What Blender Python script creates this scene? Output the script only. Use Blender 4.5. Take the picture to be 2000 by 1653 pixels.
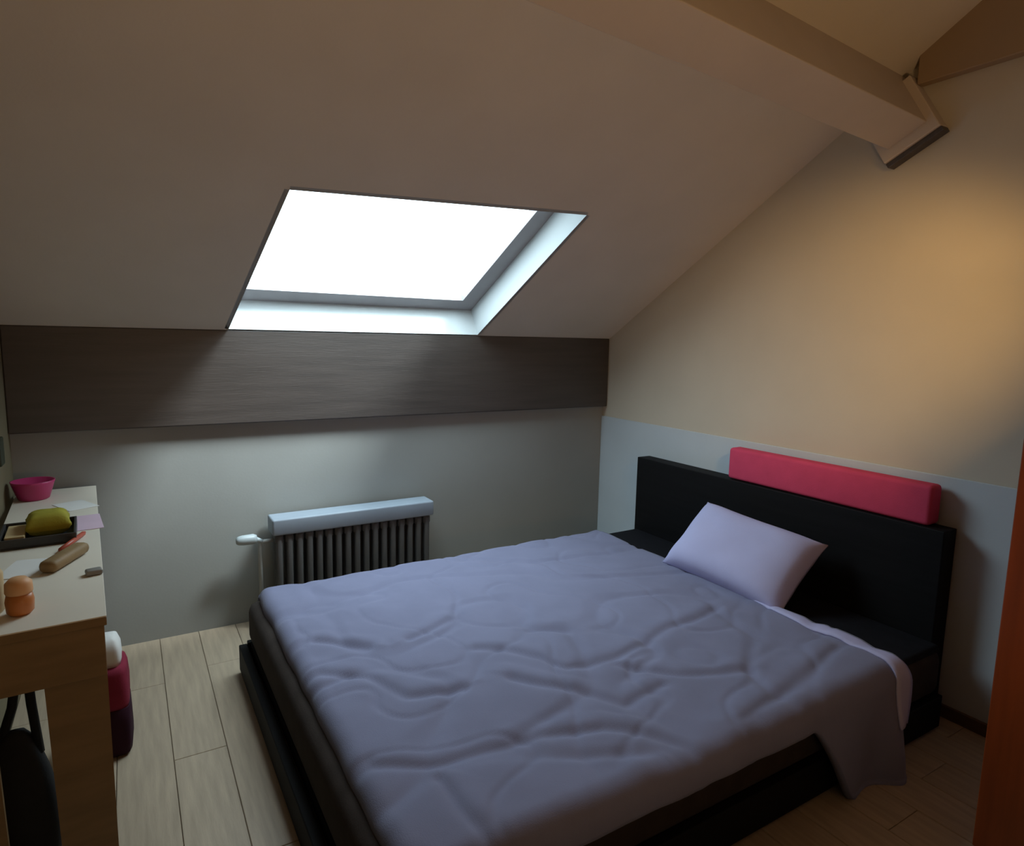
import bpy, bmesh, math, random
from mathutils import Vector, Matrix, noise
random.seed(4)
C = bpy.context.scene.collection
SC = bpy.context.scene
for o in list(bpy.data.objects): bpy.data.objects.remove(o)

# ------------------------------------------------------------------ camera, world, lights, exposure
F_PX, YAW, PITCH, ROLL = 1244.9, 0.5454, 0.1313, 0.0206
EYE = Vector((-2.904, -3.540, 1.55))
fwd0 = Vector((math.sin(YAW), math.cos(YAW), 0)); rt = Vector((math.cos(YAW), -math.sin(YAW), 0)); up0 = Vector((0, 0, 1))
fwd = fwd0*math.cos(PITCH) - up0*math.sin(PITCH); up = up0*math.cos(PITCH) + fwd0*math.sin(PITCH)
rc = rt*math.cos(ROLL) + up*math.sin(ROLL); uc = up*math.cos(ROLL) - rt*math.sin(ROLL)
cd = bpy.data.cameras.new('camera'); cd.sensor_width = 36; cd.lens = 36*F_PX/2000; cd.clip_start = 0.02
cam = bpy.data.objects.new('camera', cd); C.objects.link(cam)
M = Matrix((rc, uc, -fwd)).transposed().to_4x4(); M.translation = EYE; cam.matrix_world = M
SC.camera = cam

EXPOSURE = 0.16
SKY = 13.0
LAMP_W = 85.0
FILL_W = 11.0
SUN = 6.5
SC.view_settings.view_transform = 'Standard'; SC.view_settings.look = 'None'
SC.view_settings.gamma = 1; SC.view_settings.exposure = EXPOSURE; SC.view_settings.use_curve_mapping = False
SC.cycles.max_bounces = 12; SC.cycles.diffuse_bounces = 8; SC.cycles.sample_clamp_indirect = 6
SC.cycles.use_denoising = True

w = bpy.data.worlds.new('overcast_sky'); SC.world = w; w.use_nodes = True
nt = w.node_tree; bg = nt.nodes['Background']
tc = nt.nodes.new('ShaderNodeTexCoord'); sx = nt.nodes.new('ShaderNodeSeparateXYZ'); cr = nt.nodes.new('ShaderNodeValToRGB')
nt.links.new(tc.outputs['Generated'], sx.inputs[0]); nt.links.new(sx.outputs['Z'], cr.inputs[0]); nt.links.new(cr.outputs[0], bg.inputs[0])
cr.color_ramp.elements[0].position = 0.0; cr.color_ramp.elements[0].color = (.26, .31, .34, 1)
cr.color_ramp.elements[1].position = 1.0; cr.color_ramp.elements[1].color = (.78, .92, 1.0, 1)
bg.inputs[1].default_value = SKY

def area(name, loc, target, sx_, sy_, power, col, spread=180):
    l = bpy.data.lights.new(name, 'AREA'); l.shape = 'RECTANGLE'; l.size = sx_; l.size_y = sy_; l.energy = power; l.color = col
    l.spread = math.radians(spread)
    o = bpy.data.objects.new(name, l); C.objects.link(o); o.location = loc
    o.rotation_euler = (Vector(target)-Vector(loc)).to_track_quat('-Z', 'Y').to_euler()
    return o
# the warm room lamp near the flat ceiling, behind the photographer
sp = bpy.data.lights.new('room_spotlight', 'SPOT'); sp.energy = LAMP_W; sp.color = (1.0, .57, .18); sp.spot_size = math.radians(47); sp.spot_blend = 1.0; sp.shadow_soft_size = .10
so_ = bpy.data.objects.new('room_spotlight', sp); C.objects.link(so_); so_.location = (-1.30, -3.30, 2.15)
so_.rotation_euler = (Vector((0, -1.82, 1.62))-so_.location).to_track_quat('-Z', 'Y').to_euler()
# added warm fill light, unseen behind the photographer, to brighten the ceiling
area('ceiling_fill', (-2.1, -3.95, 1.0), (-1.9, -3.25, 2.3), .30, .30, FILL_W, (1.0, .60, .28))
# hazy sun high over the ridge, its soft light slanting down through the roof window
su = bpy.data.lights.new('hazy_sun', 'SUN'); su.energy = SUN; su.color = (.90, .96, 1.0); su.angle = math.radians(16)
suo = bpy.data.objects.new('hazy_sun', su); C.objects.link(suo); suo.location = (2, -2, 6)
suo.rotation_euler = Vector((-.55, .45, -1)).to_track_quat('-Z', 'Y').to_euler()

# ------------------------------------------------------------------ helpers
def tag(o, label=None, cat=None, group=None, kind=None):
    if label: o['label'] = label
    if cat: o['category'] = cat
    if group: o['group'] = group
    if kind: o['kind'] = kind
    return o
WL = {}
def empty(name, loc, label, cat, group=None, kind=None):
    o = bpy.data.objects.new(name, None); C.objects.link(o); o.location = loc; o.empty_display_size = .1
    WL[o.name] = Vector(loc)
    return tag(o, label, cat, group, kind)
def obj(name, bm, mat, parent=None, smooth=False, origin=None):
    """links a bmesh built in world coordinates as one object"""
    me = bpy.data.meshes.new(name)
    base = Vector(origin) if origin is not None else (WL[parent.name] if parent else Vector((0, 0, 0)))
    bmesh.ops.recalc_face_normals(bm, faces=bm.faces)
    bm.transform(Matrix.Translation(-base)); bm.to_mesh(me); bm.free()
    if mat: me.materials.append(mat)
    for p in me.polygons: p.use_smooth = smooth
    o = bpy.data.objects.new(name, me); C.objects.link(o)
    if parent:
        o.parent = parent; o.location = base - WL[parent.name]
    else: o.location = base
    WL[o.name] = base
    return o
def box(bm, x0, x1, y0, y1, z0, z1, bev=0, seg=2):
    t = bmesh.new()
    v = [t.verts.new((x, y, z)) for z in (z0, z1) for y in (y0, y1) for x in (x0, x1)]
    for f in ((0, 2, 3, 1), (4, 5, 7, 6), (0, 1, 5, 4), (2, 6, 7, 3), (0, 4, 6, 2), (1, 3, 7, 5)): t.faces.new([v[i] for i in f])
    if bev: bmesh.ops.bevel(t, geom=t.edges[:], offset=bev, segments=seg, affect='EDGES', profile=.5)
    merge(bm, t); return bm
def merge(bm, t, mat=None):
    if mat is not None: t.transform(mat)
    me = bpy.data.meshes.new('tmp'); t.to_mesh(me); t.free(); bm.from_mesh(me); bpy.data.meshes.remove(me)
def prism(bm, pts, off, bev=0):
    """polygon pts extruded along off"""
    t = bmesh.new(); a = [t.verts.new(p) for p in pts]; b = [t.verts.new(Vector(p)+Vector(off)) for p in pts]
    t.faces.new(a); t.faces.new(b[::-1])
    for i in range(len(pts)): j = (i+1) % len(pts); t.faces.new((a[i], b[i], b[j], a[j]))
    if bev: bmesh.ops.bevel(t, geom=t.edges[:], offset=bev, segments=2, affect='EDGES', profile=.5)
    merge(bm, t); return bm
def lathe(bm, prof, loc, n=24, axis='Z'):
    t = bmesh.new(); rings = []
    for r, z in prof:
        rings.append([t.verts.new((r*math.cos(2*math.pi*k/n), r*math.sin(2*math.pi*k/n), z)) for k in range(n)])
    for a, b in zip(rings, rings[1:]):
        for k in range(n): t.faces.new((a[k], a[(k+1) % n], b[(k+1) % n], b[k]))
    t.faces.new(rings[0][::-1]); t.faces.new(rings[-1])
    m = Matrix.Translation(loc)
    if axis == 'X': m = m @ Matrix.Rotation(math.pi/2, 4, 'Y')
    merge(bm, t, m); return bm
def tube(bm, pts, r, n=10):
    t = bmesh.new(); pts = [Vector(p) for p in pts]; rings = []
    for i, p in enumerate(pts):
        d = (pts[min(i+1, len(pts)-1)] - pts[max(i-1, 0)]).normalized()
        a = d.orthogonal().normalized() if i == 0 else (a - d*a.dot(d)).normalized()
        b = d.cross(a)
        rings.append([t.verts.new(p + (a*math.cos(2*math.pi*k/n) + b*math.sin(2*math.pi*k/n))*r) for k in range(n)])
    for p, q in zip(rings, rings[1:]):
        for k in range(n): t.faces.new((p[k], p[(k+1) % n], q[(k+1) % n], q[k]))
    t.faces.new(rings[0][::-1]); t.faces.new(rings[-1])
    merge(bm, t); return bm
def poly(bm, *pts):
    bm.faces.new([bm.verts.new(p) for p in pts]); return bm

def srgb(r, g, b):
    f = lambda c: (c/255/12.92) if c <= 10 else ((c/255+.055)/1.055)**2.4
    return (f(r), f(g), f(b), 1)
def mat(name, col, rough=.6, spec=.5, var=.06, scale=8, bump=0, bscale=60, stretch=(1, 1, 1), sheen=0, rand=0, metal=0):
    m = bpy.data.materials.new(name); m.use_nodes = True; n = m.node_tree.nodes; l = m.node_tree.links
    b = n['Principled BSDF']; b.inputs['Roughness'].default_value = rough; b.inputs['Specular IOR Level'].default_value = spec
    b.inputs['Metallic'].default_value = metal
    if sheen: b.inputs['Sheen Weight'].default_value = sheen
    t = n.new('ShaderNodeTexCoord'); mp = n.new('ShaderNodeMapping'); mp.inputs['Scale'].default_value = stretch
    l.new(t.outputs['Object'], mp.inputs[0])
    nz = n.new('ShaderNodeTexNoise'); nz.inputs['Scale'].default_value = scale; nz.inputs['Detail'].default_value = 5
    l.new(mp.outputs[0], nz.inputs['Vector'])
    mx = n.new('ShaderNodeMix'); mx.data_type = 'RGBA'
    mx.inputs[6].default_value = tuple(c*(1-var) for c in col[:3])+(1,); mx.inputs[7].default_value = tuple(min(1, c*(1+var)) for c in col[:3])+(1,)
    rmp = n.new('ShaderNodeMapRange'); rmp.inputs[1].default_value = .3; rmp.inputs[2].default_value = .7
    l.new(nz.outputs['Fac'], rmp.inputs[0]); l.new(rmp.outputs[0], mx.inputs[0])
    out = mx.outputs[2]
    if rand:
        oi = n.new('ShaderNodeObjectInfo'); hs = n.new('ShaderNodeHueSaturation'); mr = n.new('ShaderNodeMapRange')
        mr.inputs[3].default_value = 1-rand; mr.inputs[4].default_value = 1+rand
        l.new(oi.outputs['Random'], mr.inputs[0]); l.new(mr.outputs[0], hs.inputs['Value']); l.new(out, hs.inputs['Color']); out = hs.outputs[0]
    l.new(out, b.inputs['Base Color'])
    if bump:
        n2 = n.new('ShaderNodeTexNoise'); n2.inputs['Scale'].default_value = bscale; l.new(mp.outputs[0], n2.inputs['Vector'])
        bp = n.new('ShaderNodeBump'); bp.inputs['Strength'].default_value = bump; bp.inputs['Distance'].default_value = .002
        l.new(n2.outputs['Fac'], bp.inputs['Height']); l.new(bp.outputs[0], b.inputs['Normal'])
    return m
MT = dict(
    ceiling=mat('ceiling_paint', (.64, .585, .50, 1), .85, .2, .03, 3, .15, 90),
    wall=mat('cream_wall_paint', (.53, .49, .41, 1), .8, .2, .03, 3, .15, 90),
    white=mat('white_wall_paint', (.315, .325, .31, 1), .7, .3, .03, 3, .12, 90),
    dado=mat('pale_dado_paint', (.49, .555, .61, 1), .6, .3, .03, 3, .1, 90),
    reveal=mat('white_reveal_paint', (.48, .51, .52, 1), .6, .3, .02, 4),
    beam=mat('dark_brown_beam', (.042, .033, .029, 1), .50, 1.0, .25, 6, .3, 30, (.4, 6, 6)),
    boxed=mat('boxed_beam_paint', (.56, .49, .42, 1), .75, .2, .04, 4, .1, 80),
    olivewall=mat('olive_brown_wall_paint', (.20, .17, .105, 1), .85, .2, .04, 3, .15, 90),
    brown_band=mat('brown_band_paint', (.34, .25, .16, 1), .75, .2, .04, 4, .1, 80),
    mattress=mat('dark_brown_mattress_cover', (.040, .030, .026, 1), .9, .2, .15, 12, .3, 150),
    oak=mat('laminate_oak', (.41, .325, .235, 1), .42, .4, .14, 5, .15, 40, (9, .8, 1), rand=.04),
    groove=mat('floor_groove', (.26, .20, .14, 1), .8),
    skirt=mat('brown_skirting', (.10, .06, .035, 1), .5, .4, .15, 8, 0, 1, (1, .3, 4)),
    black=mat('black_brown_veneer', (.006, .006, .007, 1), .65, .15, .2, 10, 0, 1, (1, .3, 5)),
    sheet=mat('black_sheet', (.006, .0065, .010, 1), .9, .2, .2, 20, .3, 200),
    duvet=mat('slate_blue_cotton', (.198, .205, .310, 1), .9, .15, .05, 7, .35, 300, sheen=.1),
    lilac=mat('pale_lilac_cotton', (.46, .46, .70, 1), .9, .15, .03, 7, .3, 300),
    red=mat('crimson_fabric', (.58, .062, .135, 1), .85, .2, .06, 12, .3, 250),
    rad=mat('radiator_grey', (.10, .10, .10, 1), .5, .4, .06, 8),
    radtop=mat('radiator_white', (.28, .33, .39, 1), .45, .5, .03, 8),
    chrome=mat('pipe_grey', (.35, .37, .36, 1), .4, .5, .05, 8),
    frame=mat('window_frame_grey', (.32, .31, .32, 1), .5, .5, .05, 9),
    desktop=mat('pale_laminate', (.74, .68, .58, 1), .45, .5, .03, 5),
    deskwood=mat('brown_desk_wood', (.23, .15, .072, 1), .5, .4, .12, 5, .1, 40, (1, 1, 6)),
    blackbag=mat('black_nylon', (.008, .008, .009, 1), .7, .3, .2, 20, .3, 200),
    crim=mat('dark_crimson_cloth', (.22, .02, .045, 1), .85, .2, .1, 15, .3, 200),
    plum=mat('dark_plum_cloth', (.030, .006, .016, 1), .85, .2, .1, 15, .3, 200),
    paper=mat('white_paper', (.75, .74, .72, 1), .8, .2, .02, 5),
    pinkpaper=mat('lilac_pink_paper', (.62, .46, .56, 1), .8, .2, .03, 9),
    magenta=mat('magenta_plastic', (.48, .035, .15, 1), .4, .5, .05, 6),
    green=mat('olive_yellow_cloth', (.33, .29, .035, 1), .8, .2, .15, 18, .3, 120),
    tray=mat('charcoal_plastic', (.035, .034, .034, 1), .5, .5, .1, 9),
    redpen=mat('brick_red_plastic', (.42, .07, .035, 1), .4, .5, .05, 9),
    brown=mat('tan_brown_leather', (.26, .17, .08, 1), .6, .3, .15, 20, .3, 90),
    grey=mat('grey_plastic', (.22, .21, .19, 1), .5, .4, .05, 9),
    orange=mat('orange_glaze', (.50, .17, .04, 1), .4, .5, .12, 9),
    peach=mat('peach_lid', (.72, .40, .20, 1), .5, .4, .05, 9),
    beige=mat('beige_plastic', (.60, .45, .24, 1), .45, .5, .04, 9),
    wardrobe=mat('varnished_red_wood', (.21, .042, .009, 1), .35, .5, .22, 4, .1, 30, (6, 6, .5)),
    knob=mat('valve_white', (.42, .48, .50, 1), .4, .5, .02, 9),
    olive=mat('dark_olive', (.03, .035, .018, 1), .6, .4, .1, 9),
)
g = bpy.data.materials.new('window_glass'); g.use_nodes = True; n = g.node_tree.nodes; l = g.node_tree.links
n.remove(n['Principled BSDF']); tr = n.new('ShaderNodeBsdfTransparent'); gl = n.new('ShaderNodeBsdfGlossy'); gl.inputs['Roughness'].default_value = .02
tr.inputs[0].default_value = (.95, .98, .98, 1)
mx = n.new('ShaderNodeMixShader'); mx.inputs[0].default_value = .05
l.new(tr.outputs[0], mx.inputs[1]); l.new(gl.outputs[0], mx.inputs[2]); l.new(mx.outputs[0], n['Material Output'].inputs[0])
MT['glass'] = g

# ------------------------------------------------------------------ room
XL, YR = -3.36, -4.4                 # left wall, rear wall
YB, Z0, Z1, A = -.05, 1.0905, 1.567, .5392
ZF = 2.90                            # flat ceiling behind
ca, sa = math.cos(A), math.sin(A)
def S(x, s, d=0): return Vector((x, YB - s*ca + d*sa, Z1 + s*sa + d*ca))
s_top = (ZF-Z1)/sa; YT = YB - s_top*ca
st = lambda o: tag(o, kind='structure')

# floor: base slab with laid planks
bm = bmesh.new(); box(bm, XL-.05, .05, YR-.05, .05, -.06, -.010); floor = st(obj('floor', bm, MT['groove']))
tag(floor, 'tan wood plank floor running towards the low wall')
PW, PL = .178, 1.28
meshes = {}
k = 0; x = XL
while x < -.005:
    x1 = min(x+PW, 0); off = (k*.47) % 1.0*PL; y = YR - off
    while y < 0:
        a, b = max(y, YR), min(y+PL, 0)
        if b-a > .02:
            key = (round(x1-x, 3), round(b-a, 3))
            if key not in meshes:
                t = bmesh.new(); wq, lq = (x1-x)/2-.0009, (b-a)/2-.0009
                box(t, -wq, wq, -lq, lq, -.0105, 0)
                # chamfered top edge
                bmesh.ops.bevel(t, geom=[e for e in t.edges if all(v.co.z > -.001 for v in e.verts)], offset=.0018, segments=1, affect='EDGES')
                me = bpy.data.meshes.new('plank'); t.to_mesh(me); t.free(); me.materials.append(MT['oak']); meshes[key] = me
            o = bpy.data.objects.new('plank', meshes[key]); C.objects.link(o); o.parent = floor; o.location = ((x+x1)/2, (a+b)/2, 0)
        y += PL
    x = x1; k += 1

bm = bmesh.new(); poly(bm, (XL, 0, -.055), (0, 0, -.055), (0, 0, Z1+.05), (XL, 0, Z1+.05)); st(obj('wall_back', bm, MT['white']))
prof = [(0, -.055), (0, Z1+.03), (YB, Z1), (YT, ZF), (YR, ZF), (YR, -.055)]
bm = bmesh.new(); poly(bm, *[(0, y, z) for y, z in prof]); st(obj('wall_right', bm, MT['wall']))
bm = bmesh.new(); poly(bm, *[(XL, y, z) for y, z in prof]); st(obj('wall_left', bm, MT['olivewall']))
bm = bmesh.new(); poly(bm, (XL, YR, -.055), (0, YR, -.055), (0, YR, ZF), (XL, YR, ZF)); st(obj('wall_front', bm, MT['wall']))
# pale dado panel along the right wall
bm = bmesh.new(); box(bm, -.010, 0, YR, 0, 0, 1.02, .003, 1)
tag(st(obj('trim_1', bm, MT['dado'])), 'pale blue grey dado on the lower right wall')
bm = bmesh.new(); box(bm, -.024, -.010, YR, -.0, 0, .055, .003, 1); st(obj('baseboard_right', bm, MT['skirt']))

# ceiling: slope with the roof window opening
Q = [(-2.455, .006), (-1.05, .006), (-.978, 1.125), (-2.335, 1.030)]     # opening corners (x, along slope): BL BR TR TL
bm = bmesh.new()
V = {}
def v(x, s):
    if (x, s) not in V: V[(x, s)] = bm.verts.new(S(x, s))
    return V[(x, s)]
o0, o1, o2, o3 = [v(*q) for q in Q]
c0, c1, c2, c3 = v(XL, -.06), v(0, -.06), v(0, s_top), v(XL, s_top)
for f in ((c0, c1, o1, o0), (c1, c2, o2, o1), (c2, c3, o3, o2), (c3, c0, o0, o3)): bm.faces.new(f)
ce = tag(st(obj('ceiling', bm, MT['ceiling'])), 'sloping painted attic ceiling around the roof window')
bm = bmesh.new(); poly(bm, (XL, YT, ZF), (0, YT, ZF), (0, YR, ZF), (XL, YR, ZF)); st(obj('ceiling', bm, MT['ceiling']))

# roof window
D = .175
win = empty('window_1', S(-1.7, .5), 'roof window with grey frame and bright white sky in the sloping ceiling', None, kind='structure')
def qd(d, ins=0):
    (x0, s0), (x1, s1), (x2, s2), (x3, s3) = Q
    k = ins*.35
    return [S(x0+k, s0+ins, d), S(x1-ins, s1+ins, d), S(x2-ins, s2-k, d), S(x3+k, s3-k, d)]
a, b = qd(0), qd(D)
for nme, i, j in (('bottom', 0, 1), ('right', 1, 2), ('top', 2, 3), ('left', 3, 0)):
    e1 = (a[j]-a[i]).normalized(); nn = (b[i]-a[i]).normalized().cross(e1).normalized()
    mid = sum((q for q in a), Vector())/4
    if (mid-(a[i]+a[j])/2).dot(nn) > 0: nn = -nn
    t = bmesh.new(); prism(t, [a[i], a[j], b[j]+(b[j]-a[j])*.4, b[i]+(b[i]-a[i])*.4], nn*.02)
    r_ = obj('reveal', t, MT['reveal'], win)
fo, fi = qd(D), qd(D, .100)
for i, j in ((0, 1), (1, 2), (2, 3), (3, 0)):
    t = bmesh.new(); prism(t, [fo[i], fo[j], fi[j], fi[i]], Vector((0, sa, ca))*.05)
    obj('sash_bar', t, MT['frame'], win)
t = bmesh.new(); gq = qd(D+.03, .09); prism(t, gq, Vector((0, sa, ca))*.006); obj('pane', t, MT['glass'], win)
t = bmesh.new(); m0 = (fo[2]+fo[3])/2 + (fi[2]-fo[2])*.5
box(t, -1.73, -1.57, m0.y-.012, m0.y+.004, m0.z-.03, m0.z-.012, .003, 1); obj('handle', t, MT['frame'], win)
# sky portal on the opening (sampling aid for the sky itself)
pl = bpy.data.lights.new('roof_window_portal', 'AREA'); pl.shape = 'RECTANGLE'; pl.size = 1.5; pl.size_y = 1.2; pl.cycles.is_portal = True
po = bpy.data.objects.new('roof_window_portal', pl); C.objects.link(po); po.location = S(-1.71, .56, D+.07)
po.rotation_euler = Vector((0, -sa, -ca)).to_track_quat('-Z', 'Y').to_euler()

# lower dark beam, upper boxed beam with a darkened end
bm = bmesh.new(); box(bm, XL, -.004, YB, .0, Z0, Z1-.001, .006, 2)
tag(st(obj('trim_2', bm, MT['beam'])), 'dark brown timber beam under the roof window')
B0, B1 = Vector((0, -1.91, 2.385)), Vector((0, -2.06, 2.46))
nn = Vector((0, sa, ca))*.40
ub = empty('trim_3', (-1.6, -2.0, 2.4), 'boxed ceiling beam crossing the slope into the right wall', None, kind='structure')
X = Vector((XL, 0, 0)); LR = Vector((0, -.858, .513))*.17            # the beam runs slightly out of level
bm = bmesh.new(); prism(bm, [B0, B1, B1+nn, B0+nn], X+LR, .004); obj('casing', bm, MT['boxed'], ub)
e1 = (B1-B0).normalized(); e2 = nn.normalized(); E = Vector((-.062, 0, 0)); E0 = Vector((-.001, 0, 0))
P0, P1 = B0-e1*.035-e2*.045+E0, B1+e1*.035-e2*.045+E0                        # a collar where the beam meets the wall
bm = bmesh.new(); prism(bm, [P0, P1, P1+e2*.27, P0+e2*.27], E, .004); obj('end_collar', bm, MT['boxed'], ub)
bm = bmesh.new(); prism(bm, [P0-e2*.022, P1-e2*.022, P1-e2*.0005, P0-e2*.0005], E*.8, .003); o = obj('end_shade', bm, MT['beam'], ub); o['label'] = 'dark shade under the beam end'  # thin dark sheet standing in for the shade under the collar
# slightly raised brown band high on the right wall beside the upper beam
bm = bmesh.new(); box(bm, -.05, 0, YR, -2.0, 2.625, ZF-.001, .004, 1)
tag(st(obj('trim_4', bm, MT['brown_band'])), 'raised brown band high on the right wall')

# ------------------------------------------------------------------ bed
YH0, YH1 = -.525, -2.325
bed = empty('bed_frame', (-1.3, -1.41, 0), 'black wooden double bed frame with a tall flat headboard', 'bed')
bm = bmesh.new(); box(bm, -.130, -.028, YH1, YH0, .0, .818, .004, 2); hb = obj('headboard', bm, MT['black'], bed)
YN, YF = -2.385, YH0-.02
bm = bmesh.new(); box(bm, -2.525, -2.490, YN, YF, .015, .135, .004, 2); obj('foot_rail', bm, MT['black'], bed)
for y in (YN, YF-.035):
    bm = bmesh.new(); box(bm, -2.490, -.130, y, y+.035, .015, .150, .004, 2); obj('side_rail', bm, MT['black'], bed)
for xx in (-2.50, -.20):
    for yy in (YN+.01, YF-.06):
        bm = bmesh.new(); box(bm, xx, xx+.05, yy, yy+.05, 0, .10, .004, 1); obj('leg', bm, MT['black'], bed)
bm = bmesh.new(); box(bm, -2.48, -.135, YN+.04, YF-.04, .11, .150); obj('slatted_base', bm, MT['black'], bed)
mt = empty('mattress', (-1.3, -1.46, .152), 'thick dark brown mattress with a black fitted sheet on the bed frame', 'mattress')
bm = bmesh.new(); box(bm, -2.485, -.138, YN+.008, YF-.005, .152, .345, .045, 4); obj('mattress_body', bm, MT['mattress'], mt, True)
bm = bmesh.new(); box(bm, -2.435, -.145, YN+.02, YF-.017, .325, .362, .018, 3); o = obj('fitted_sheet', bm, MT['sheet'], mt, True); o['label'] = 'black fitted sheet'

# duvet
ZD = .408
RX0, RX1, RY0, RY1 = -2.392, -.505, -2.352, -.62
CREASES = [[(-2.009, -1.379), (-1.82, -1.302)], [(-1.851, -1.583), (-1.668, -1.749), (-1.63, -1.853), (-1.439, -1.875), (-1.192, -1.826), (-0.746, -1.739)], [(-2.455, -1.417), (-2.259, -1.583), (-2.189, -1.729), (-2.011, -1.776)], [(-1.838, -1.816), (-1.668, -2.019), (-1.605, -2.122), (-1.402, -2.095)], [(-2.419, -1.977), (-2.378, -2.024), (-2.239, -2.078), (-2.048, -2.109), (-1.914, -2.117), (-1.732, -2.175), (-1.56, -2.358)], [(-2.265, -2.135), (-2.256, -2.267), (-2.236, -2.409)], [(-2.216, -2.42), (-2.004, -2.45), (-1.721, -2.419), (-1.494, -2.394), (-1.203, -2.346), (-0.63, -2.23)], [(-1.464, -1.904), (-1.307, -2.072), (-1.088, -2.153)], [(-1.595, -1.531), (-1.46, -1.62)], [(-2.342, -1.245), (-2.182, -1.355)]]
SEG = [(Vector(a), Vector(b)) for c in CREASES for a, b in zip(c, c[1:])]
def sm(a, b, t): t = max(0, min(1, (t-a)/(b-a))); return t*t*(3-2*t)
def relief(x, y):
    h = 0.012*noise.noise((x*2.1, y*2.1, 3)) + .006*noise.noise((x*5+9, y*5, 1)) + .002*noise.noise((x*14, y*10, 2))
    h -= .010*max(0, 1-abs(noise.noise((x*1.7+y*.9, y*2.4-x*.5, 21)))*9)
    h -= .006*max(0, 1-abs(noise.noise((x*3.1-y*1.2, y*3.6+x*.8, 57)))*14)
    p = Vector((x, y))
    p += Vector((noise.noise((x*4, y*4, 31)), noise.noise((x*4, y*4, 41))))*.03
    best = 9; side = 0
    for a, b in SEG:
        d = b-a; t = max(0, min(1, (p-a).dot(d)/d.length_squared)); q = p-(a+d*t)
        if q.length < best: best = q.length; side = 1 if (d.x*q.y-d.y*q.x) > 0 else -1
    wv = .019+.008*noise.noise((x*4, y*4, 7)); k = .70+.40*noise.noise((x*3, y*3, 11))
    h += k*(-.0145*math.exp(-(best/wv)**2) + .0075*math.exp(-((best-.048)/.040)**2)*(1 if side > 0 else .3))
    return h
def drape(u, w_):
    """u along the bed from head (0) to the foot; w_ across from far to near; >0 beyond edges are metres of cloth"""
    x, y = u, w_
    cx, cy = max(RX0, min(x, 9)), max(RY0, min(RY1, y))
    du, dv = cx-x, abs(y-cy); sgn = -1 if y < RY0 else 1
    d = (du**4+dv**4)**.25
    z = ZD + relief(max(x, RX0), cy)*(1-.7*sm(.0, .12, d))
    if d < 1e-6: return Vector((x, y, z))
    r = .075 if dv > du else .05
    ang = min(d/r, math.pi/2); hor = r*math.sin(ang); drop = r*(1-math.cos(ang))
    ex = max(0, d-r*math.pi/2); drop += ex
    L = math.hypot(du, dv); nx, ny = -du/L, sgn*dv/L
    s = y if du > dv else x
    hor += ex*(.10 if dv > du else .03) + (.034 if dv > du else .011)*sm(.12, .4, d)*math.sin(s*17+3*noise.noise((s*2, 0, 5))) + .008*noise.noise((s*6, z*3, 2))
    return Vector((cx+nx*hor, cy+ny*hor, max(.014, z-drop)))
def near_len(x):     # metres of cloth hanging on the near side
    return .135 + .335*sm(-1.08, -.80, x)
def foot_len(y):
    return .095
def duvet_mesh(x_head, lift=0, NU=190, NV=180):
    bm = bmesh.new(); G = []
    for i in range(NU+1):
        row = []
        fu = i/NU
        for j in range(NV+1):
            fv = j/NV
            # across: far hem -> near hem
            yy = None
            xu = x_head + (RX0-.10-x_head)*fu
            nl, fl = near_len(max(xu, RX0)), .13
            total = fl+(RY1-RY0)+nl
            yy = RY1+fl-total*fv
            ft = foot_len(max(RY0, min(RY1, yy)))
            xl = (x_head-RX0)+ft
            xx = x_head - xl*fu
            p = drape(xx, yy); p.z += lift
            # a slightly wavy head edge
            if fu < .08: p.x += (.012*math.sin(yy*5)+.01*noise.noise((yy*3, 0, 0)))*(1-fu/.08)
            row.append(bm.verts.new(p))
        G.append(row)
    for i in range(NU):
        for j in range(NV): bm.faces.new((G[i][j], G[i][j+1], G[i+1][j+1], G[i+1][j]))
    return bm
dv = obj('duvet', duvet_mesh(RX1), MT['duvet'], None, True, (-1.4, -1.41, .38))
sd = dv.modifiers.new('thickness', 'SOLIDIFY'); sd.thickness = .026; sd.offset = -1
tag(dv, 'crumpled slate blue duvet hanging over the sides of the bed', 'duvet')
# make sure normals look up so the thickness grows downwards
if sum(p.normal.z*p.area for p in dv.data.polygons) < 0: dv.data.flip_normals()
# pale lining showing along the head edge, nearer half
bm = bmesh.new(); G = []
for i in range(5):
    row = []
    for j in range(61):
        y = -1.62 - (2.62-1.62)*j/60
        p = drape(RX1, y); wd = .055*sm(-1.62, -1.80, y) if False else .058*sm(0, .25, (-1.62-y))
        wd = sm(0, .45, -1.62-y)
        f = i/4; x_ = RX1 + .012 - (.020+.075*wd)*(1-f) + .012*math.sin(y*5)+.01*noise.noise((y*3, 0, 0))
        off = drape(min(x_, RX1), y)
        row.append(bm.verts.new((x_, off.y - (.007 if y < RY0 else 0), off.z+.007-.018*f**4)))
    G.append(row)
for i in range(4):
    for j in range(60): bm.faces.new((G[i][j], G[i][j+1], G[i+1][j+1], G[i+1][j]))
ln = obj('lining', bm, MT['lilac'], dv, True); ln['label'] = 'pale lilac lining turned over at the head edge'
so = ln.modifiers.new('thickness', 'SOLIDIFY'); so.thickness = .008; so.offset = -1
if sum(p.normal.z*p.area for p in ln.data.polygons) < 0: ln.data.flip_normals()

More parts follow.
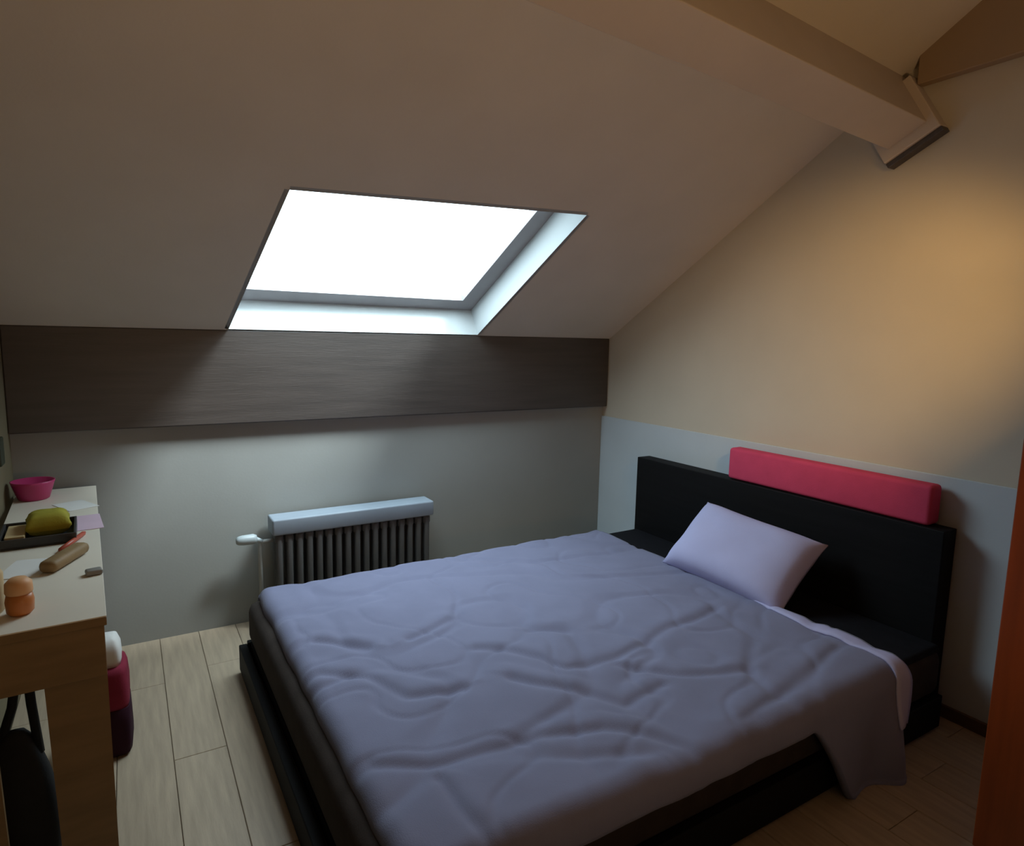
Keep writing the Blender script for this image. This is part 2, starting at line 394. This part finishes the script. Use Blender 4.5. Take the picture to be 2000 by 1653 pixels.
# pillow leaning against the headboard
def pillow_bm(o, ax, ay, L, H, T, n=28):
    o, ax, ay = Vector(o), Vector(ax).normalized(), Vector(ay).normalized(); ay = (ay-ax*ax.dot(ay)).normalized(); az = ax.cross(ay)
    bm = bmesh.new()
    for sgn in (1, -1):
        G = []
        for i in range(n+1):
            row = []
            for j in range(n+1):
                a, b = i/n*2-1, j/n*2-1
                e = max(0, (1-a**4)*(1-b**4))
                th = T/2*e**.55*(1+.12*noise.noise((a*2, b*2, sgn)))
                pin = 1-.055*(1-abs(b)**2)*abs(a)**3; pin2 = 1-.075*(1-abs(a)**2)*abs(b)**3
                row.append(bm.verts.new(o + ax*(a*L/2*pin) + ay*(b*H/2*pin2) + az*sgn*(th+.004)))
            G.append(row)
        for i in range(n):
            for j in range(n): bm.faces.new((G[i][j], G[i+1][j], G[i+1][j+1], G[i][j+1]))
        if sgn == 1: G1 = G
    ring = lambda G: [G[i][0] for i in range(n)]+[G[n][j] for j in range(n)]+[G[n-i][n] for i in range(n)]+[G[0][n-j] for j in range(n)]
    r1, r2 = ring(G1), ring(G)
    for k in range(len(r1)): q = (k+1) % len(r1); bm.faces.new((r1[k], r1[q], r2[q], r2[k]))
    return bm
pc = Vector((-.385, -1.555, .530))
pb = pillow_bm(pc, (.03, -.66, -.045), (.26, -.035, .235), .68, .42, .20)
pi = obj('pillow', pb, MT['lilac'], None, True, (-.40, -1.55, .37)); tag(pi, 'pale lilac pillow leaning against the black headboard', 'pillow')

# crimson bolster on top of the headboard
bm = bmesh.new(); box(bm, -.118, -.030, -2.258, -1.228, .820, .990, .018, 4)
for q in bm.verts: q.co.x += .004*noise.noise((q.co.y*4, q.co.z*6, 0)); 
tag(obj('bolster_cushion', bm, MT['red'], None, True, (-.075, -1.74, .82)), 'long crimson red bolster cushion resting on top of the headboard', 'cushion')

# ------------------------------------------------------------------ radiator
rad = empty('radiator', (-1.84, -.11, 0), 'dark grey column radiator with a white top cover under the low wall', 'radiator')
RX_0, RX_1, NS = -2.285, -1.395, 17
pit = (RX_1-RX_0)/NS
first = None
for i in range(NS):
    xc = RX_0 + pit*(i+.5)
    if first is None:
        bm = bmesh.new()
        for yy in (-.135, -.075): box(bm, xc-.016, xc+.016, yy-.02, yy+.02, .10, .50, .012, 3)
        box(bm, xc-.022, xc+.022, -.150, -.060, .455, .505, .012, 3); box(bm, xc-.022, xc+.022, -.150, -.060, .09, .14, .012, 3)
        first = obj('section', bm, MT['rad'], rad, True, (xc, -.11, 0))
    else:
        o = first.copy(); C.objects.link(o); o.parent = rad; o.location = (xc-WL[rad.name].x, 0, 0)
bm = bmesh.new(); box(bm, RX_0-.01, RX_1+.01, -.168, -.030, .505, .592, .010, 3); o = obj('top_cover', bm, MT['radtop'], rad, True); o['label'] = 'white top cover'
for xx in (RX_0+.06, RX_1-.06):
    bm = bmesh.new(); box(bm, xx-.02, xx+.02, -.14, -.07, 0, .095, .006, 2); obj('foot', bm, MT['rad'], rad)
bm = bmesh.new(); tube(bm, [(RX_0, -.11, .47), (-2.345, -.11, .47), (-2.350, -.11, .44), (-2.35, -.11, 0)], .011); obj('pipe', bm, MT['chrome'], rad, True)
bm = bmesh.new(); lathe(bm, [(.014, 0), (.022, .01), (.026, .03), (.027, .085), (.020, .10)], (-2.465, -.11, .49), 18, 'X')
tube(bm, [(-2.37, -.11, .49), (-2.34, -.11, .47)], .012)
o = obj('thermostat_valve', bm, MT['knob'], rad, True); o['label'] = 'white thermostat knob'

# ------------------------------------------------------------------ desk along the left wall
DT = .83
ang = math.radians(2.55)
dx = Vector((math.cos(ang), math.sin(ang), 0)); dy = Vector((-math.sin(ang), math.cos(ang), 0))   # across, along
DN = Vector((-2.978, -1.690, 0))                                                             # near right corner
DWID, DLEN = .295, 1.650
RM = Matrix.Rotation(ang, 4, 'Z'); DM = Matrix.Translation(DN) @ RM
def dbox(bm, x0, x1, y0, y1, z0, z1, bev=0):
    t = bmesh.new(); box(t, x0, x1, y0, y1, z0, z1, bev); merge(bm, t, DM); return bm
desk = empty('desk', DN+dx*(-DWID/2)+dy*(DLEN/2), 'narrow desk with a pale top and brown sides against the left wall', 'desk')
bm = bmesh.new(); dbox(bm, -DWID, 0, 0, DLEN, DT-.026, DT-.004, .002); obj('desk_top', bm, MT['deskwood'], desk)
bm = bmesh.new(); dbox(bm, -DWID, 0, 0, DLEN, DT-.0038, DT, .0012); o = obj('laminate', bm, MT['desktop'], desk); o['label'] = 'pale laminate writing surface'
bm = bmesh.new(); dbox(bm, -DWID+.006, -.006, .006, .028, .668, DT-.026, .002); obj('apron', bm, MT['deskwood'], desk)
bm = bmesh.new(); dbox(bm, -DWID+.006, -.006, DLEN-.03, DLEN-.008, .668, DT-.026, .002); obj('apron', bm, MT['deskwood'], desk)
bm = bmesh.new(); dbox(bm, -.028, -.008, .028, DLEN-.03, .70, DT-.026, .002); obj('apron', bm, MT['deskwood'], desk)
for x0, x1 in ((-.140, -.006), (-DWID+.006, -DWID+.05)):
    for y0 in (.006, DLEN-.05):
        bm = bmesh.new(); t = bmesh.new(); box(t, x0, x1, y0+.0225, y0+.042, 0, .668)
        for q in t.verts:                                         # the leg narrows a little towards the floor
            if q.co.z < .1 and x0 < -.1 and q.co.x < -.1: q.co.x += .016
        merge(bm, t, DM); obj('leg', bm, MT['deskwood'], desk)

# black bag hanging under the desk
bag = empty('shoulder_bag', (-3.195, -1.57, .09), 'black soft bag hanging by its strap under the desk', 'bag')
def soft(bm, c, sx_, sy_, sz, top=.55, n=20, m=14, e=.5):
    """closed pear-like sack"""
    t = bmesh.new(); rings = []
    for i in range(m+1):
        f = i/m; ph = math.pi*f; r = max(.02, math.sin(ph)**.6)*(1-(1-top)*sm(.3, 1, f)); z = c[2]+sz*(1-math.cos(ph))/2
        row = []
        for k in range(n):
            th = 2*math.pi*k/n; cx, sy2 = math.cos(th), math.sin(th)
            row.append(t.verts.new((c[0]+sx_/2*r*math.copysign(abs(cx)**e, cx)*(1+.06*noise.noise((th, f*3, 1))), c[1]+sy_/2*r*math.copysign(abs(sy2)**e, sy2), z)))
        rings.append(row)
    for a, b in zip(rings, rings[1:]):
        for k in range(n): t.faces.new((a[k], a[(k+1) % n], b[(k+1) % n], b[k]))
    t.faces.new(rings[0][::-1]); t.faces.new(rings[-1]); merge(bm, t); return bm
bm = bmesh.new(); soft(bm, (-3.198, -1.57, .07), .185, .10, .45, .5); obj('bag_body', bm, MT['blackbag'], bag, True)
bm = bmesh.new(); tube(bm, [(-3.235, -1.57, .47), (-3.20, -1.57, .58), (-3.178, -1.57, .72), (-3.172, -1.57, .80), (-3.165, -1.57, .72), (-3.160, -1.57, .58), (-3.150, -1.57, .44)], .011, 8); obj('strap', bm, MT['blackbag'], bag, True)
bm = bmesh.new(); lathe(bm, [(.012, 0), (.012, .016)], (-3.172, -1.57, .788), 12); obj('hook', bm, MT['grey'], bag)

# tote standing beside the desk leg
tb = empty('tote_bag', (-3.01, -.88, 0), 'crimson cloth bag with dark plum base standing beside the desk', 'bag')
def sack(bm, c, hx, hy, prof, n=28, e=.45):
    t = bmesh.new(); rings = []
    for r, z in prof:
        row = []
        for k in range(n):
            th = 2*math.pi*k/n; a, b = math.cos(th), math.sin(th); wob = 1+.05*noise.noise((a*2, b*2, z*9))
            row.append(t.verts.new((c[0]+hx*r*wob*math.copysign(abs(a)**e, a), c[1]+hy*r*wob*math.copysign(abs(b)**e, b), z)))
        rings.append(row)
    for p, q in zip(rings, rings[1:]):
        for k in range(n): t.faces.new((p[k], p[(k+1) % n], q[(k+1) % n], q[k]))
    t.faces.new(rings[0][::-1]); t.faces.new(rings[-1]); merge(bm, t); return bm
TC = (-3.015, -.88)
bm = bmesh.new(); sack(bm, TC, .066, .10, [(.80, 0), (.96, .012), (1.02, .05), (1.03, .12), (.99, .185), (.97, .187)]); obj('bag_base', bm, MT['plum'], tb, True)
bm = bmesh.new(); sack(bm, TC, .064, .098, [(.97, .186), (1.0, .20), (.98, .26), (.93, .315), (.86, .335), (.70, .338)]); obj('bag_body', bm, MT['crim'], tb, True)
bm = bmesh.new(); sack(bm, (-3.018, -.88), .048, .07, [(.9, .336), (1.0, .36), (.95, .40), (.75, .43), (.45, .438)]); o = obj('paper_filling', bm, MT['paper'], tb, True); o['label'] = 'white paper sticking out'

# ------------------------------------------------------------------ things on the desk
def thing(name, bm, m, label, cat, loc, smooth=True, group=None):
    return tag(obj(name, bm, m, None, smooth, loc), label, cat, group)
Z = DT+.0005
bl = (-3.268, -.215, Z)
bm = bmesh.new(); lathe(bm, [(.050, 0), (.056, .004), (.076, .070), (.079, .080), (.074, .080), (.053, .010)], bl, 28)
thing('bowl', bm, MT['magenta'], 'magenta pink bowl at the far end of the desk', 'bowl', bl)
def rbox(c, sx_, sy_, z0, z1, rot=0, bev=.003):
    t = bmesh.new(); box(t, -sx_/2, sx_/2, -sy_/2, sy_/2, z0-Z, z1-Z, bev)
    b = bmesh.new(); merge(b, t, Matrix.Translation(c) @ Matrix.Rotation(rot, 4, 'Z')); return b
c = (-3.19, -.86, Z)
tray = empty('tray', c, 'charcoal shallow tray on the middle of the desk', 'tray')
obj('tray_base', rbox(c, .215, .235, Z, Z+.006, ang), MT['tray'], tray)
for ox, oy, lx, ly in ((0, .1135, .215, .008), (0, -.1135, .215, .008), (.1035, 0, .008, .219), (-.1035, 0, .008, .219)):
    p = Vector(c)+RM.to_3x3() @ Vector((ox, oy, 0)); obj('rim', rbox(p, lx, ly, Z+.006, Z+.034, ang, .002), MT['tray'], tray)
bm = bmesh.new(); t = pillow_bm((-3.165, -.835, Z+.046), (1, .1, 0), (0, 1, 0), .13, .14, .075, 14); merge(bm, t)
thing('pouch', bm, MT['green'], 'olive yellow soft pouch lying in the tray', 'pouch', (-3.165, -.835, Z+.008))
bm = rbox((-3.255, -.85, Z), .055, .16, Z+.007, Z+.030, ang, .003)
thing('notebook', bm, MT['beige'], 'beige notebook lying in the tray beside the pouch', 'notebook', (-3.255, -.85, Z+.007), False)
bm = bmesh.new(); tube(bm, [(-3.115, -1.075, Z+.009), (-3.062, -.905, Z+.009)], .008, 10); tube(bm, [(-3.062, -.905, Z+.009), (-3.058, -.892, Z+.009)], .004, 8)
thing('marker_pen', bm, MT['redpen'], 'brick red marker pen beside the charcoal tray', 'pen', (-3.09, -.99, Z))
thing('paper_sheet', rbox((-3.062, -.72, Z), .10, .22, Z, Z+.0015, ang+.05, 0), MT['pinkpaper'], 'lilac pink sheet of paper beside the tray', 'paper', (-3.062, -.72, Z), False)
thing('paper_sheet', rbox((-3.19, -1.20, Z), .11, .17, Z, Z+.0015, ang-.25, 0), MT['paper'], 'white sheet of paper under the brown case', 'paper', (-3.19, -1.20, Z), False)
thing('paper_sheet', rbox((-3.11, -.42, Z), .11, .16, Z, Z+.0015, ang+.4, 0), MT['paper'], 'white sheet of paper near the magenta bowl', 'paper', (-3.11, -.42, Z), False)
bm = bmesh.new(); t = bmesh.new(); box(t, -.100, .100, -.026, .026, 0, .036, .016, 4); merge(bm, t, Matrix.Translation((-3.095, -1.195, Z+.0016)) @ Matrix.Rotation(math.radians(66), 4, 'Z'))
thing('glasses_case', bm, MT['brown'], 'tan brown elongated case lying slantwise on the desk', 'case', (-3.105, -1.19, Z+.0016))
thing('eraser', rbox((-3.016, -1.345, Z), .042, .034, Z, Z+.016, .2, .005), MT['grey'], 'small grey block at the right edge of the desk', 'block', (-3.016, -1.345, Z))
jp = (-3.165, -1.575, Z)
jar = empty('jar', jp, 'orange jar with a peach lid at the near end of the desk', 'jar')
bm = bmesh.new(); lathe(bm, [(.022, 0), (.029, .008), (.031, .035), (.027, .055)], jp, 24); obj('jar_body', bm, MT['orange'], jar, True)
bm = bmesh.new(); lathe(bm, [(.028, .055), (.030, .060), (.029, .082), (.018, .094)], jp, 24); o = obj('lid', bm, MT['peach'], jar, True); o['label'] = 'peach lid'
bp = (-3.233, -1.535, Z)
bot = empty('bottle', bp, 'beige bottle at the near left corner of the desk', 'bottle')
bm = bmesh.new(); lathe(bm, [(.028, 0), (.033, .006), (.034, .10), (.026, .118), (.014, .124)], bp, 24); obj('bottle_body', bm, MT['beige'], bot, True)
bm = bmesh.new(); lathe(bm, [(.015, .124), (.016, .128), (.015, .148), (.012, .151)], bp, 20); obj('cap', bm, MT['beige'], bot, True)

# small dark switch box on the left wall
bm = bmesh.new(); box(bm, XL, XL+.03, -.47, -.39, 1.02, 1.13, .006, 2); sw = tag(obj('switch_box', bm, MT['olive'], None, False, (XL+.015, -.43, 1.02)), 'small dark box on the left wall above the desk', 'switch')

# ------------------------------------------------------------------ wardrobe at the right edge
wx0, wx1, wy0, wy1 = -.785, -.030, -3.75, -2.778
wd = empty('wardrobe', ((wx0+wx1)/2, (wy0+wy1)/2, 0), 'reddish brown varnished wardrobe at the right edge of the photo', 'wardrobe')
bm = bmesh.new(); box(bm, wx0+.022, wx1, wy0, wy1, 0, 1.55, .003, 1); obj('body', bm, MT['wardrobe'], wd)
for k in range(2):
    ya = wy0+.002+k*(wy1-wy0)/2
    bm = bmesh.new(); box(bm, wx0, wx0+.020, ya, ya+(wy1-wy0)/2-.004, .06, 1.535, .003, 2)
    dr = obj('door', bm, MT['wardrobe'], wd)
    yk = ya+(.05 if k == 1 else (wy1-wy0)/2-.06)
    bm = bmesh.new(); lathe(bm, [(.006, 0), (.006, .012), (.014, .018), (.014, .026), (.006, .03)], (wx0-.030, yk, 1.05), 14, 'X'); obj('knob', bm, MT['skirt'], dr, True)
